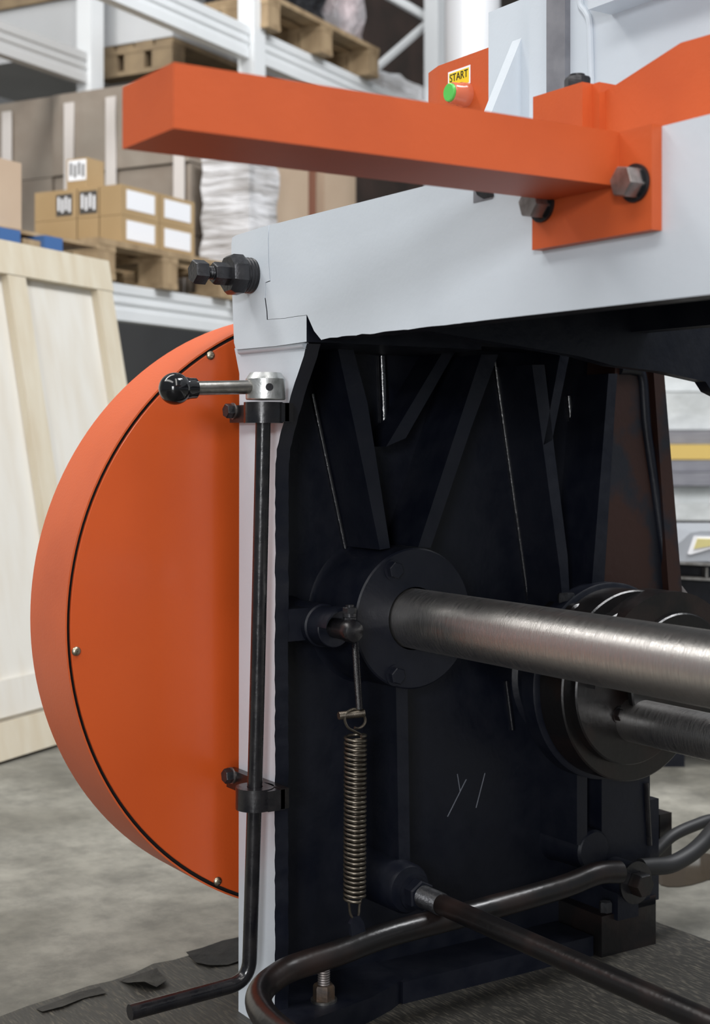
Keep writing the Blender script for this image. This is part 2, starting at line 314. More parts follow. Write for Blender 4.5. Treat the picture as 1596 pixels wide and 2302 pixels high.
# right foot
rf = [PZ(1322, 2140, 0.0), PZ(1430, 2128, 0.0), PZ(1474, 2085, 0.0)]
zt = 0.075
bm = bmn(); prism(bm, [V((0.012, rf[0].y, 0)), V((0.012, 0.63, 0)), V((-0.03, 0.672, 0)), V((-0.12, 0.672, 0)), V((-0.12, rf[0].y, 0))], (0, 0, 0.058)); bev(bm, 0.004)
RF = obj('foot_block', bm, RUSTY, MC)
bm = bmn(); box(bm, (-0.12, 0.60, 0.05), (-0.02, 0.668, 0.20)); bev(bm, 0.004); sub(RF, 'bracket', bm, BLACK)
nb = V((-0.03, 0.565, 0.058))
bm = bmn(); ringp(bm, nb, (0, 0, 1), 0.017, 0.008, 0.003, 32); sub(RF, 'washer', bm, BOLTG)
bm = bmn(); hexa(bm, nb + V((0, 0, 0.003)), (0, 0, 1), 0.026, 0.02, (1, 0.5, 0)); sub(RF, 'hex_nut', bm, BOLTG)
bm = bmn(); cyl(bm, nb + V((0, 0, 0.02)), nb + V((0, 0, 0.05)), 0.009, 16); sub(RF, 'anchor_stud', bm, BOLT)
SCR = mat('bare_scratch', (0.16, 0.17, 0.20), 0.5)
for a, b in [((1006, 1836), (1048, 1752)), ((1028, 1740), (1034, 1778)), ((1070, 1816), (1090, 1738))]:
    bm = bmn(); p, q = PX(*a, XW), PX(*b, XW); tube(bm, [p, p.lerp(q, .5), q], 0.0007, 6); sub(SF, 'scratch', bm, SCR)
# ---- first bearing and drive shaft
BC = V((0, 0.1915, 0.5026))
XA = V((1, 0, 0))
bm = bmn(); lathe(bm, (XW, BC.y, BC.z), XA, [(0, 0.0), (0, 0.097), (0.004, 0.0935), (0.010, 0.0915), (0.1025, 0.0905), (0.1045, 0.0885), (0.1045, 0.0405), (0.07, 0.0405), (0.07, 0)], 96)
BH = obj('bearing_housing', bm, BLACK, MC)
def bolt_on(parent, p, axis, af, h, wr=0, wh=0.0022, m=BOLT, roll=None, wm=None, shank=None):
    p = V(p); a = V(axis).normalized(); base = p
    if wr:
        bm = bmn(); ringp(bm, p, a, wr, af * 0.25, wh, 36); sub(parent, 'washer', bm, wm or BOLT); base = p + a * wh
    bm = bmn(); hexa(bm, base, a, af, h, roll); sub(parent, 'bolt_head', bm, m)
for px, py in [(883, 1281), (887, 1518)]:
    bolt_on(BH, PX(px, py, 0.0245), XA, 0.019, 0.0085, 0.0135, 0.0016, BLACK, (0, 0.3, 1), BLACK)
bm = bmn(); lathe(bm, (XW + 0.072, BC.y, BC.z), XA, [(0, 0), (0, 0.0384), (1.7, 0.0384), (1.7, 0)], 96)
obj('drive_shaft', bm, STEEL, MC, label='thick turned steel shaft')
# ---- eccentric housing, lower boss and second shaft
C2 = PX(1420, 1540, 0.06)
EH_bm = bmn(); lathe(EH_bm, (XW, C2.y, C2.z), XA, [(0, 0), (0, 0.100), (0.006, 0.094), (0.070, 0.092), (0.070, 0)], 72)
EH = obj('eccentric_housing', EH_bm, BLACK, MC)
bm = bmn(); lathe(bm, (-0.014, C2.y, C2.z), XA, [(0, 0), (0, 0.136), (0.003, 0.139), (0.028, 0.139), (0.030, 0.136), (0.030, 0)], 96); sub(EH, 'flange_ring', bm, BLACK)
bm = bmn(); lathe(bm, (0.018, C2.y, C2.z), XA, [(0, 0), (0, 0.130), (0.002, 0.1325), (0.046, 0.1325), (0.048, 0.1305), (0.048, 0)], 96); sub(EH, 'eccentric_disc', bm, RUSTY)
C3 = PX(1432, 1545, 0.088)
bm = bmn(); lathe(bm, (0.066, C3.y, C3.z), XA, [(0, 0), (0, 0.107), (0.016, 0.107), (0.018, 0.105), (0.018, 0)], 96); sub(EH, 'cover_ring', bm, RUSTY)
cap = []
C4 = PX(1428, 1545, 0.03)
bm = bmn()
for k in range(25):
    t = math.radians(8 + 164 * k / 24); cap.append((t, 0.139))
prof = [V((0.10, C4.y - math.cos(t) * 0.142, C4.z + math.sin(t) * 0.142)) for t, r in cap]
prism(bm, prof, (-0.055, 0, 0)); bev(bm, 0.003, 2, 50); sub(EH, 'bearing_cap', bm, RUSTY, label='greasy brown-black half cap')
bm = bmn(); lathe(bm, (0.098, C4.y + 0.014, C4.z + 0.018), XA, [(0, 0), (0, 0.094), (0.007, 0.094), (0.009, 0.092), (0.009, 0)], 80); sub(EH, 'cap_cover', bm, RUSTY)
for (px, py, rr) in [(1272, 1345, 0.020)]:
    p = PX(px, py, 0.0); bm = bmn(); cyl(bm, p - UP * 0.025 - XA * 0.03, p - UP * 0.025 + XA * 0.03, 0.02, 24, 0.003); sub(EH, 'lug', bm, RUSTY)
    bm = bmn(); hexa(bm, p - UP * 0.006, (0, 0, 1), 0.022, 0.014); sub(EH, 'bolt_head', bm, BOLT)
S2 = PX(1426, 1619, 0.088); r2 = 49.5 / FPX * ((S2 - CAM).dot(FW))
bm = bmn(); lathe(bm, (0.075, S2.y, S2.z), XA, [(0, 0), (0, r2), (1.6, r2), (1.6, 0)], 72); obj('eccentric_shaft', bm, STEEL, MC, label='second steel shaft below and behind the first')
bolt_on(EH, PX(1392, 1607, 0.084), XA, 0.017, 0.007, 0.012, 0.0014, RUSTY, None, RUSTY)
# ---- white table beam
XE = 1.75
bp = [PY(a, b, YB) for a, b in [(606, 506), (604, 540), (605, 590), (608, 632), (598, 636), (597, 670), (601, 700), (602, 718), (640, 715), (664, 711), (690, 708)]]
zt, zb = bp[0].z, 0.8478
bm = bmn(); low = [PY(706, 744, YB), PY(722, 764, YB)]; x = low[-1].x
while x < 0.42: x += random.uniform(0.006, 0.02); low.append(V((x, YB, zb + random.uniform(-0.0016, 0.0012) * max(0.2, 1 - (x - 0.1) / 0.3))))
prism(bm, bp + low + [V((XE, YB, zb)), V((XE, YB, zt))], (0, 0.03, 0)); bev(bm, 0.0005, 1, 50)
TB = obj('table_beam', bm, [WHITE, BLACK], MC, paint=lambda f: 1 if (f.normal.z < -0.3 and f.calc_center_median().x > 0.06) or f.normal.y > 0.6 else 0, label='long white painted table beam')
bm = bmn(); box(bm, (bp[0].x + 0.01, YB + 0.029, zt - 0.03), (XE, 0.50, zt - 0.0005)); sub(TB, 'table_top', bm, [WHITE, BLACK], paint=lambda f: 1 if f.normal.z < -0.5 else 0)
bm = bmn(); box(bm, (0.02, 0.44, 0.872), (XE, 0.47, zt - 0.03)); sub(TB, 'back_plate', bm, BLACK)
XG = 0.16
g = [PX(1300, 800, XG), PX(1380, 822, XG), PX(1490, 836, XG), PX(1586, 858, XG), PX(1600, 880, XG), PX(1640, 900, XG)]
bm = bmn(); prism(bm, [V((XG, 0.024, 0.962)), V((XG, 0.024, g[0].z + 0.03))] + g + [V((XG, g[-1].y, 0.962))], (-0.02, 0, 0)); sub(TB, 'gusset', bm, BLACK, label='black gusset plate under the table')
p = PY(1085, 438, YB)
bm = bmn(); prism(bm, [PY(a, b, YB - 0.0006) for a, b in [(1064, 424), (1107, 424), (1107, 446), (1064, 456)]], (0, 0.004, 0)); sub(TB, 'hole_plug', bm, GREYM)
bm = bmn(); prism(bm, [PY(a, b, YB - 0.0014) for a, b in [(1066, 423), (1106, 421), (1108, 441), (1086, 446), (1072, 438)]], (0, 0.004, 0)); sub(TB, 'hole_plug', bm, BOLT)
p = PY(843, 443, 0.02); bm = bmn(); hexa(bm, V((p.x, 0.02, zt - 0.001)), (0, 0, 1), 0.018, 0.004); sub(TB, 'bolt_head', bm, BOLTG)
# ---- adjusting screw on the frame head
YN = V((0, -1, 0))
sc = PY(566, 620, YB)
bm = bmn(); cyl(bm, sc, sc + YN * 0.020, 0.0215, 32); threads(bm, sc + YN * 0.0005, sc + YN * 0.018, 0.0225, 0.004, 32)
AS = obj('adjusting_screw', bm, BOLT, MC)
bm = bmn(); R = 0.0260
lathe(bm, sc + YN * 0.014, YN, [(0, 0), (0, 0.0235), (0.003, R), (0.016, R), (0.021, 0.0225), (0.021, 0)], 8, (0.35, 0, 1)); sub(AS, 'collar_nut', bm, BOLT)
bm = bmn(); hexa(bm, sc + YN * 0.035, YN, 0.0245, 0.020, (1, 0, 0.0)); sub(AS, 'lock_nut', bm, BOLT)
bm = bmn(); threads(bm, sc + YN * 0.054, sc + YN * 0.068, 0.0085, 0.0028, 20); sub(AS, 'screw_thread', bm, BOLT)
bm = bmn(); hexa(bm, sc + YN * 0.066, YN, 0.0265, 0.0165, (1, 0, 0.12)); sub(AS, 'bolt_head', bm, BOLT)
# ---- flywheel guard
GY, GZ, GR, GX0, GX1 = 0.186, 0.503, 0.4068, -0.250, -0.130
bm = bmn(); lathe(bm, (GX0, GY, GZ), XA, [(0, 0), (0, GR - 0.002), (0.002, GR), (GX1 - GX0, GR), (GX1 - GX0, GR - 0.0022), (GX1 - GX0 - 0.010, GR - 0.0022), (0.012, GR - 0.004), (0.012, 0)], 160)
FG = obj('flywheel_guard', bm, ORANGE, MC, smooth=25, label='orange drum-shaped flywheel guard')
bm = bmn(); lathe(bm, (GX1 - 0.010, GY, GZ), XA, [(0, 0), (0, GR - 0.0022), (0.004, GR - 0.0022), (0.004, 0)], 128); sub(FG, 'gap_backing', bm, DARK)  # black disc added behind the panel to put shade in the open rim gap
bm = bmn(); lathe(bm, (GX1 - 0.004, GY, GZ), XA, [(0, 0), (0, GR - 0.0068), (0.0032, GR - 0.0068), (0.004, GR - 0.0076), (0.004, 0)], 160); PNL = sub(FG, 'cover_panel', bm, ORANGE_D)
for px, py in [(473, 799), (171, 1464), (489, 1981), (300, 1060)]:
    if (px, py) == (300, 1060): continue
    p = PX(px, py, GX1 + 0.0001); bm = bmn(); lathe(bm, p, XA, [(0, 0), (0, 0.0058), (0.0012, 0.0058), (0.0030, 0.0044), (0.0038, 0.0022), (0.0038, 0.0)], 24)
    for q in (V((0, 1, 0.4)), V((0, -0.4, 1))):
        q.normalize(); n = q.cross(XA); a = p + XA * 0.0033
        prism(bm, [a + q * 0.003 + n * 0.0006, a - q * 0.003 + n * 0.0006, a - q * 0.003 - n * 0.0006, a + q * 0.003 - n * 0.0006], XA * 0.0007)
    sub(FG, 'screw', bm, BRASSY, label='round cross-slot screw')
# ---- vertical control rod with lever
YR = -0.032
rt, rb = PY(592, 930, YR), PY(562, 2165, YR)
end = PZ(292, 2275, rb.z - 0.026); end = V((rb.x, -0.225, rb.z - 0.028))
q0 = PY(560, 2205, YR)
bend = V((q0.x, q0.y, q0.z))
v = ray(292, 2276); tt = (bend.x + 0.004 - CAM.x) / v.x; end = CAM + v * tt
bm = bmn(); tube(bm, rounded([rt, PY(575, 1700, YR), bend, end], [0.3, 0.028], 10), 0.0091, 24); bev(bm, 0.0008, 1, 60)
CR = obj('control_rod', bm, BLACKG, MC, label='black round rod with a cranked foot handle')
hc = PY(597, 868, YR)
bm = bmn(); lathe(bm, hc - UP * 0.0165, UP, [(0, 0), (0, 0.0228), (0.0012, 0.0238), (0.025, 0.0238), (0.0325, 0.0185), (0.0325, 0)], 48); sub(CR, 'hub', bm, CASTAL, label='bright steel lever hub')
hp = hc + V((0.0226, -0.0075, -0.002)); dv = V((0.95, -0.31, 0))
bm = bmn(); ringp(bm, hp - dv * 0.001, dv, 0.0046, 0.0036, 0.0012, 20); lathe(bm, hp - dv * 0.0006, dv, [(0, 0), (0, 0.0037), (0.0008, 0.0037), (0.0008, 0)], 20); sub(CR, 'set_screw_hole', bm, BOLT)
lv = hc + V((0.0, -0.018, -0.0015)); le = PX(432, 873, lv.x)
bm = bmn(); cyl(bm, lv, le, 0.0083, 28); sub(CR, 'lever', bm, mat('dull_steel', (0.30, 0.29, 0.27), 0.36, 1.0, col2=(0.22, 0.21, 0.19), nscale=80, bump=0.15, bscale=200))
kd = (le - lv).normalized(); kc = PX(393, 873, lv.x)
bm = bmn(); r = 0.0187
L = (kc - le).length
prof = [(-0.004, 0), (-0.004, 0.0120), (0.004, 0.0124), (0.0065, 0.0132)]
for k in range(0, 17):
    a = math.radians(45 + 135 * k / 16); rr = r * math.sin(a)
    prof.append((L - r * math.cos(a), rr if k < 16 else 0))
prof.sort(key=lambda t: t[0]); lathe(bm, le, kd, prof, 48); sub(CR, 'knob', bm, KNOB, label='glossy black ball knob')
def clamp(zpx, xl, xr, top, bot, lower):
    ax = PY(zpx[0], zpx[1], YR); h = (top - bot)
    z0, z1 = bot, top
    bm = bmn()
    ringp(bm, V((ax.x, ax.y, z0)), UP, 0.0235, 0.0098, h, 48)
    box(bm, (ax.x - 0.002, -0.030, z0 + 0.001), (xr, -0.007, z1 - 0.0008))
    cb = obj('rod_clamp', bm, BLACKG if not lower else BLACKG, MC)
    bm = bmn(); box(bm, (xl, -0.0125, z0 + 0.002), (xr, -0.0012, z1 + (-0.001 if not lower else 0.0))); bev(bm, 0.0015); sub(cb, 'strap', bm, RUSTY)
    return cb
c1 = clamp((592, 925), PY(517, 922, -0.012).x, 0.044, PY(592, 902, YR - 0.02).z, PY(592, 950, YR - 0.02).z, False)
bolt_on(c1, PY(524, 924, -0.0125), YN, 0.0165, 0.0095, 0.0105, 0.0016, BOLT, (1, 0, 0.2), BOLTG)
c2 = clamp((573, 1770), PY(510, 1730, -0.012).x, 0.034, PY(573, 1786, YR - 0.02).z, PY(573, 1836, YR - 0.02).z, True)
bolt_on(c2, PY(521, 1743, -0.0125), YN, 0.0165, 0.0095, 0.0105, 0.0016, BOLT, (1, 0, 0.2), BOLTG)
# ---- orange support arm
bx0, bx1, bz0, bz1 = 0.5364, 0.6238, 0.9488, 0.9955
bm = bmn(); box(bm, (bx0, -0.4435, bz0), (bx1, -0.019, bz1)); bev(bm, 0.0025, 2)
SA = obj('support_arm', bm, ORANGE, MC, label='long orange square bar sticking out of the table beam')
pz0 = PY(1197, 558, -0.019).z
px0, px1 = PY(1196, 540, -0.019).x, PY(1465, 500, -0.019).x
bm = bmn(); box(bm, (px0, -0.019, 0.9065), (px1, YB - 0.0002, 0.9955)); bev(bm, 0.0015, 2); sub(SA, 'mounting_plate', bm, ORANGE)
for px, py in [(1430, 412), (1220, 460)]:
    p = PY(px, py, -0.019)
    bolt_on(SA, p, YN, 0.0245, 0.0155, 0.0165, 0.0030, BOLTG, (1, 0, 0.35), BOLT)
    bm = bmn(); ringp(bm, p, YN, 0.0135, 0.006, 0.0055, 30); sub(SA, 'spring_washer', bm, BOLT)
# ---- start button box
YS = 0.30
a, b = PY(985, 148, YS), PY(1118, 100, YS); a0 = PY(963, 150, YS + 0.012)
bm = bmn(); prism(bm, [V((a.x, YS, 0.99)), V((b.x, YS, 0.99)), V((b.x, YS + 0.09, 0.99)), V((a0.x, YS + 0.09, 0.99)), V((a0.x, YS + 0.012, 0.99))], (0, 0, a.z - 0.99)); bev(bm, 0.0015, 1)
SB = obj('start_box', bm, ORANGE, MC, label='orange sheet-metal switch box')
p = PY(1048, 214, YS)
bm = bmn(); lathe(bm, p, YN, [(0, 0), (0, 0.0165), (0.010, 0.0160), (0.012, 0.0145), (0.024, 0.0140), (0.026, 0.0128), (0.026, 0)], 40); sub(SB, 'button_collar', bm, CLEAR)
bm = bmn(); lathe(bm, p + YN * 0.0262, YN, [(0, 0), (0, 0.0122), (0.003, 0.0120), (0.004, 0.0108), (0.004, 0)], 40); sub(SB, 'push_button', bm, GREEN, label='green start push button')
q = [PY(x, y, YS - 0.0006) for x, y in [(1007, 197), (1057, 182), (1057, 146), (1007, 163)]]
z0_, z1_ = q[0].z, q[3].z; x0_, x1_ = q[0].x, q[1].x
bm = bmn(); box(bm, (x0_, YS - 0.0006, z0_ - 0.004), (x1_, YS - 0.0001, z1_)); STK = sub(SB, 'sticker', bm, PAPER)
bm = bmn(); box(bm, (x0_ + 0.0028, YS - 0.0009, z0_ - 0.002), (x1_ - 0.0028, YS - 0.0004, z1_ - 0.0028)); sub(SB, 'sticker_field', bm, YELLOW)
bm = text_mesh('START', 0.0142, 0.0002); bmesh.ops.scale(bm, vec=(0.98, 1.05, 1), verts=bm.verts)
bmesh.ops.transform(bm, matrix=Matrix.Translation(V(((x0_ + x1_) / 2, YS - 0.0012, (z0_ + z1_) / 2))) @ Matrix.Rotation(math.radians(90), 4, 'X'), verts=bm.verts)
sub(SB, 'lettering', bm, INK, smooth=0)
# ---- slide column, gib strip and ram (above the table)
YC = 0.22
xa, xb, xc, xd = PY(1098, 100, YC).x, PY(1210, 100, YC).x, PY(1255, 100, YC).x, PY(1297, 100, YC).x
zt2 = PY(1100, 27, YC).z
bm = bmn(); box(bm, (xa, YC, 0.99), (xb, YC + 0.16, zt2)); bev(bm, 0.006, 3)
CL = obj('slide_column', bm, WHITE, MC, label='white painted column beside the ram')
ap, bl, br = PY(1166, 80, YC), PY(1070, 275, YC), PY(1176, 300, YC)
gx = PY(1172, 90, YC).x; ye = PX(1104, 250, gx).y; sl_ = (ap.z - PX(1104, 250, gx).z) / (YC - ye)
bm = bmn(); prism(bm, [V((gx, YC + 0.002, ap.z)), V((gx, YC - (ap.z - 0.998) / sl_, 0.998)), V((gx, YC + 0.002, 0.998))], (-0.017, 0, 0)); bev(bm, 0.002, 1)
sub(CL, 'gusset', bm, WHITE)
bm = bmn(); box(bm, (xb - 0.002, YC - 0.012, 0.99), (xc + 0.002, YC + 0.14, 1.45)); bev(bm, 0.003); sub(CL, 'guide_face', bm, WHITE)
bm = bmn(); box(bm, (xc, YC - 0.018, 0.99), (xd, YC + 0.10, 1.45)); sub(CL, 'gib_strip', bm, GREYM, label='bare grey metal guide strip')
bm = bmn(); box(bm, (xd, YC - 0.010, 0.99), (1.75, YC + 0.02, 1.5)); RM = obj('ram', bm, WHITE, MC, label='white painted moving ram plate')
sl = [PY(x, y, YC - 0.012) for x, y in [(1306, -20), (1306, 12), (1318, 30), (1326, 60), (1330, 200), (1332, 300)]]
bm = bmn(); tube(bm, spline(sl, 6), 0.004, 10); sub(RM, 'sealant_bead', bm, WHITE)
zl = PY(1320, 18, YC - 0.05).z
bm = bmn(); box(bm, (PY(1322, 18, YC - 0.045).x, YC - 0.045, zl), (1.75, YC - 0.009, zl + 0.25)); bev(bm, 0.004); sub(RM, 'ledge', bm, WHITE)
# ---- orange blade holder behind the table edge
YO = 0.03
o0, o1 = PY(1198, 218, YO), PY(1309, 186, YO)
bm = bmn(); box(bm, (o0.x, YO, 0.985), (o1.x, YO + 0.055, o0.z)); bev(bm, 0.002)
OB = obj('blade_holder', bm, ORANGE, MC, label='orange hold-down bracket on the table')
YO2 = YO + 0.019
pl = [(1340, 214), (1365, 203), (1530, 96), (1600, 76)]
pts = [PY(x, y, YO2) for x, y in pl]; ov = [V((1.30, YO2, pts[-1].z))]
bm = bmn(); prism(bm, [V((pts[0].x, YO2, 0.985))] + pts + ov + [V((1.30, YO2, 0.985))], (0, 0.02, 0)); bev(bm, 0.0015, 1); sub(OB, 'bracket_plate', bm, ORANGE)
bm = bmn(); box(bm, (o1.x - 0.002, YO + 0.012, 0.985), (pts[0].x + 0.012, YO + 0.05, o0.z - 0.0005)); sub(OB, 'bracket_web', bm, ORANGE)
bm = bmn(); tube(bm, [V((PY(1309, 190, YO2).x + 0.006, YO2 - 0.001, 0.985)), V((PY(1309, 190, YO2).x + 0.006, YO2 - 0.001, o0.z - 0.002))], 0.004, 10); sub(OB, 'weld_bead', bm, ORANGE)
nbp = PY(1304, 186, YO + 0.03); nbp = V((nbp.x - 0.004, YO + 0.03, o0.z))
bm = bmn(); ringp(bm, nbp, UP, 0.0155, 0.005, 0.0025, 30); sub(OB, 'washer', bm, BOLT)
bm = bmn(); hexa(bm, nbp + UP * 0.0025, UP, 0.0225, 0.0145, (1, 0.1, 0)); sub(OB, 'hex_nut', bm, BOLT)
bm = bmn(); cyl(bm, nbp + UP * 0.01, nbp + UP * 0.0195, 0.0075, 20); sub(OB, 'stud_end', bm, BOLT)
# ---- lug with pin, link and tension spring
PN = PX(798, 1420, 0.078)
bm = bmn(); lathe(bm, (XW, PN.y, PN.z), XA, [(0, 0), (0, 0.030), (0.006, 0.027), (0.085, 0.027), (0.087, 0.025), (0.112, 0.0245), (0.113, 0.0235), (0.113, 0)], 40)
LG = obj('pivot_lug', bm, BLACK, MC)
bm = bmn(); box(bm, (XW, 0.018, PN.z - 0.018), (-0.004, PN.y, PN.z + 0.022)); bev(bm, 0.008, 3); sub(LG, 'lug_rib', bm, BLACK)
bm = bmn(); lathe(bm, (0.03, PN.y, PN.z), XA, [(0, 0), (0, 0.0125), (0.033, 0.0125), (0.034, 0.0140), (0.044, 0.0142), (0.0475, 0.0125), (0.050, 0.008), (0.0505, 0)], 32); sub(LG, 'pivot_pin', bm, BLACKG)
st = [V((0.034, PN.y + 0.027 * math.sin(t), PN.z + 0.027 * math.cos(t))) for t in [math.radians(a) for a in range(-75, 6, 10)]]
bm = bmn(); prism(bm, [p for p in st] + [p + V((0, 0, -0.004)) for p in reversed(st)], (0.020, 0, 0)); sub(LG, 'strap', bm, BLACK)
bp_ = PX(786, 1392, 0.062)
bm = bmn(); hexa(bm, bp_ - UP * 0.004, UP, 0.0145, 0.007, (1, 0.2, 0)); cyl(bm, bp_ + UP * 0.003, bp_ + UP * 0.0075, 0.0085, 20); hexa(bm, bp_ + UP * 0.0075, UP, 0.0150, 0.0075, (0.6, 0.5, 0)); cyl(bm, bp_ + UP * 0.015, bp_ + UP * 0.0175, 0.0052, 16); sub(LG, 'clamp_bolt', bm, BOLT)
bm = bmn(); l0, l1 = PX(797, 1432, 0.072), PX(808, 1594, 0.072); threads(bm, l0, l1, 0.0046, 0.0016, 16)
LK = obj('threaded_link', bm, BLACKG, MC)
s0, s1 = PX(812, 1603, 0.072), None; s1 = s0 + V((-0.004, -0.030, -0.001))
bm = bmn(); threads(bm, s0 + V((0, 0.004, 0)), s1, 0.0052, 0.0016, 16); sub(LK, 'hook_stud', bm, WIRE)
XS = 0.072
stp, sbt = PX(799, 1652, XS), PX(797, 2022, XS)
sr, wr = 0.0123, 0.0021; coils = 35
pts = []
for k in range(coils * 20 + 1):
    t = k / (coils * 20); a = 2 * math.pi * coils * t; c = stp.lerp(sbt, t); pts.append(c + V((math.cos(a) * sr, math.sin(a) * sr, 0)))
bm = bmn(); tube(bm, pts, wr, 8)
TS = obj('tension_spring', bm, WIRE, MC, smooth=60, label='grey-brown close-wound tension spring')
hk = [PX(x, y, XS) for x, y in [(818, 1655), (800, 1645), (782, 1635), (775, 1617), (780, 1602), (796, 1594), (814, 1602), (821, 1618), (817, 1630), (806, 1637), (797, 1636)]]
bm = bmn(); tube(bm, spline(hk, 6), 0.0017, 8); sub(TS, 'top_hook', bm, WIRE)
hk = [PX(x, y, XS) for x, y in [(812, 2020), (808, 2036), (806, 2056), (798, 2066), (788, 2056), (785, 2036), (782, 2018)]]
bm = bmn(); tube(bm, spline(hk, 6), 0.0016, 8); sub(TS, 'bottom_hook', bm, WIRE)
# ---- treadle bar
XT = 0.072
tb = [PX(x, y, XT) for x, y in [(1392, 1960), (1340, 1964), (1260, 1995), (1075, 2048), (876, 2100), (763, 2141), (660, 2175)]]
Zl = tb[-1].z
lp = [PZ(x, y, Zl - dz) for x, y, dz in [(618, 2198, 0.002), (588, 2226, 0.004), (582, 2258, 0.005), (606, 2296, 0.006), (660, 2340, 0.007), (760, 2415, 0.008), (980, 2570, 0.008)]]
bm = bmn(); tube(bm, spline(tb + lp, 7), 0.0152, 28)
TRB = obj('treadle_bar', bm, RUSTY, MC, label='bent black round treadle bar with worn brown patches')
pe = PX(1400, 1965, XT)
bm = bmn(); tbp = PX(797, 2076, XS)
prism(bm, [PX(x, y, XS - 0.003) for x, y in [(782, 2075), (790, 2058), (802, 2056), (812, 2070), (818, 2100), (800, 2112), (786, 2108)]], (0.006, 0, 0)); bev(bm, 0.001, 1); sub(TRB, 'spring_lug', bm, BLACK)
# pivot of the treadle
PV = PX(1412, 1978, 0.02)
bm = bmn(); lathe(bm, (-0.07, PV.y, PV.z), XA, [(0, 0), (0, 0.026), (0.10, 0.026), (0.102, 0.024), (0.102, 0)], 32)
TPV = obj('treadle_pivot', bm, BLACK, MC)
bm = bmn(); ringp(bm, (0.033, PV.y, PV.z), XA, 0.030, 0.012, 0.004, 40); sub(TPV, 'washer', bm, BLACKG)
bm = bmn(); hexa(bm, (0.038, PV.y, PV.z), XA, 0.030, 0.018); sub(TPV, 'hex_nut', bm, RUSTY)
bm = bmn(); hexa(bm, (0.038, PV.y - 0.06, PV.z - 0.03), UP, 0.016, 0.014); sub(TPV, 'bolt_head', bm, BOLT)
bm = bmn(); box(bm, (-0.05, PV.y - 0.02, 0.05), (0.02, PV.y + 0.02, PV.z)); bev(bm, 0.003); sub(TPV, 'bracket', bm, BLACK)
# ---- lower tie rods and their bosses
T1 = PX(922, 2000, 0.026); rT = 0.0128
bm = bmn(); lathe(bm, (XW, T1.y, T1.z), XA, [(0, 0), (0, 0.036), (0.006, 0.0335), (0.100, 0.032), (0.106, 0.029), (0.106, 0)], 40)
TR = obj('tie_rod', bm, BLACK, MC, label='long thin black tie rod running to the lower right')
T1b = PX(935, 2008, 0.03)
bm = bmn(); ringp(bm, (0.0262, T1b.y, T1b.z), XA, 0.0225, 0.010, 0.003, 36); sub(TR, 'washer', bm, BLACK)
bm = bmn(); hexa(bm, (0.0295, T1b.y, T1b.z), XA, 0.034, 0.016, (0, 0.5, 1)); sub(TR, 'hex_nut', bm, BLACK)
bm = bmn(); threads(bm, (0.04, T1b.y, T1b.z), (0.085, T1b.y, T1b.z), 0.0142, 0.0026, 28); sub(TR, 'thread', bm, BOLT)
bm = bmn(); cyl(bm, (0.084, T1b.y, T1b.z), (1.5, T1b.y, T1b.z), rT, 28); sub(TR, 'rod', bm, RUSTY)
T2 = PX(1335, 1912, 0.0)
bm = bmn(); lathe(bm, (XW, T2.y, T2.z), XA, [(0, 0), (0, 0.033), (0.005, 0.031), (0.078, 0.029), (0.082, 0.026), (0.082, 0)], 40)
obj('tie_boss', bm, BLACK, MC)
# ---- rubber hoses at the rear
hp = [PX(x, y, 0.02) for x, y in [(1440, 1950), (1462, 1948), (1505, 1944), (1545, 1924), (1575, 1900), (1600, 1872), (1660, 1800)]]
bm = bmn(); tube(bm, spline(hp, 8), 0.0125, 16); obj('hose', bm, RUBBER, MC, label='thick black rubber hose, lower loop')
hp = [PX(x, y, -0.03) for x, y in [(1440, 1940), (1470, 1918), (1510, 1880), (1560, 1856), (1610, 1842), (1680, 1850)]]
bm = bmn(); tube(bm, spline(hp, 8), 0.0090, 16); obj('hose', bm, RUBBER, MC, label='thinner black rubber hose, upper loop')
bm = bmn(); box(bm, (-0.10, 0.70, 0.10), (-0.05, 0.725, 0.165)); box(bm, (-0.09, 0.64, 0.11), (-0.06, 0.71, 0.15)); bev(bm, 0.002); obj('rear_lug', bm, RUSTY, MC)
p, q = PX(1530, 1335, -0.03), PX(1600, 1425, -0.03)
bm = bmn(); tube(bm, [p - (q - p) * 0.15, p, q, q + (q - p)], 0.009, 14); obj('stay_rod', bm, BOLTG, MC, label='slanting grey stay rod')
# ================================================================== BACKGROUND, LEFT: racks and goods
def zat(px, py, w_): return bgp(px, py, w_)[1]
def uat(px, w_, py=600): return bgp(px, py, w_)[0]
RK = thing('pallet_rack', B(1.0, 0.6, FLOOR), 'white and grey steel pallet rack carrying loaded pallets at the far left', 'rack')
def rb(name, m, u0, u1, w0, w1, z0, z1, bv=0.004, parent=RK):
    bm = bmn(); bbox(bm, u0, u1, w0, w1, z0, z1)
    if bv: bev(bm, bv, 1)
    return obj(name, bm, m, parent)
zb1, zb0 = zat(240, 633, 0), zat(240, 716, 0)
def rack_beam(u0, u1, w_, z0, z1, m=RACKW):
    h = z1 - z0; prof = [(w_ + 0.05, z0), (w_, z0), (w_, z0 + h*.28), (w_ + .008, z0 + h*.33), (w_ + .008, z0 + h*.42), (w_, z0 + h*.47), (w_, z0 + h*.55), (w_ + .008, z0 + h*.6), (w_ + .008, z0 + h*.7), (w_, z0 + h*.75), (w_, z1), (w_ + 0.05, z1)]
    bm = bmn(); prism(bm, [B(u0, a, b) for a, b in prof], U * (u1 - u0)); return obj('beam', bm, m, RK)
uu = uat(575, 0)                     # front upright
rack_beam(-1.6, uu - 0.05, 0, zb0, zb1)
zu0, zu1 = zat(500, 105, 0), zat(500, 30, 0)
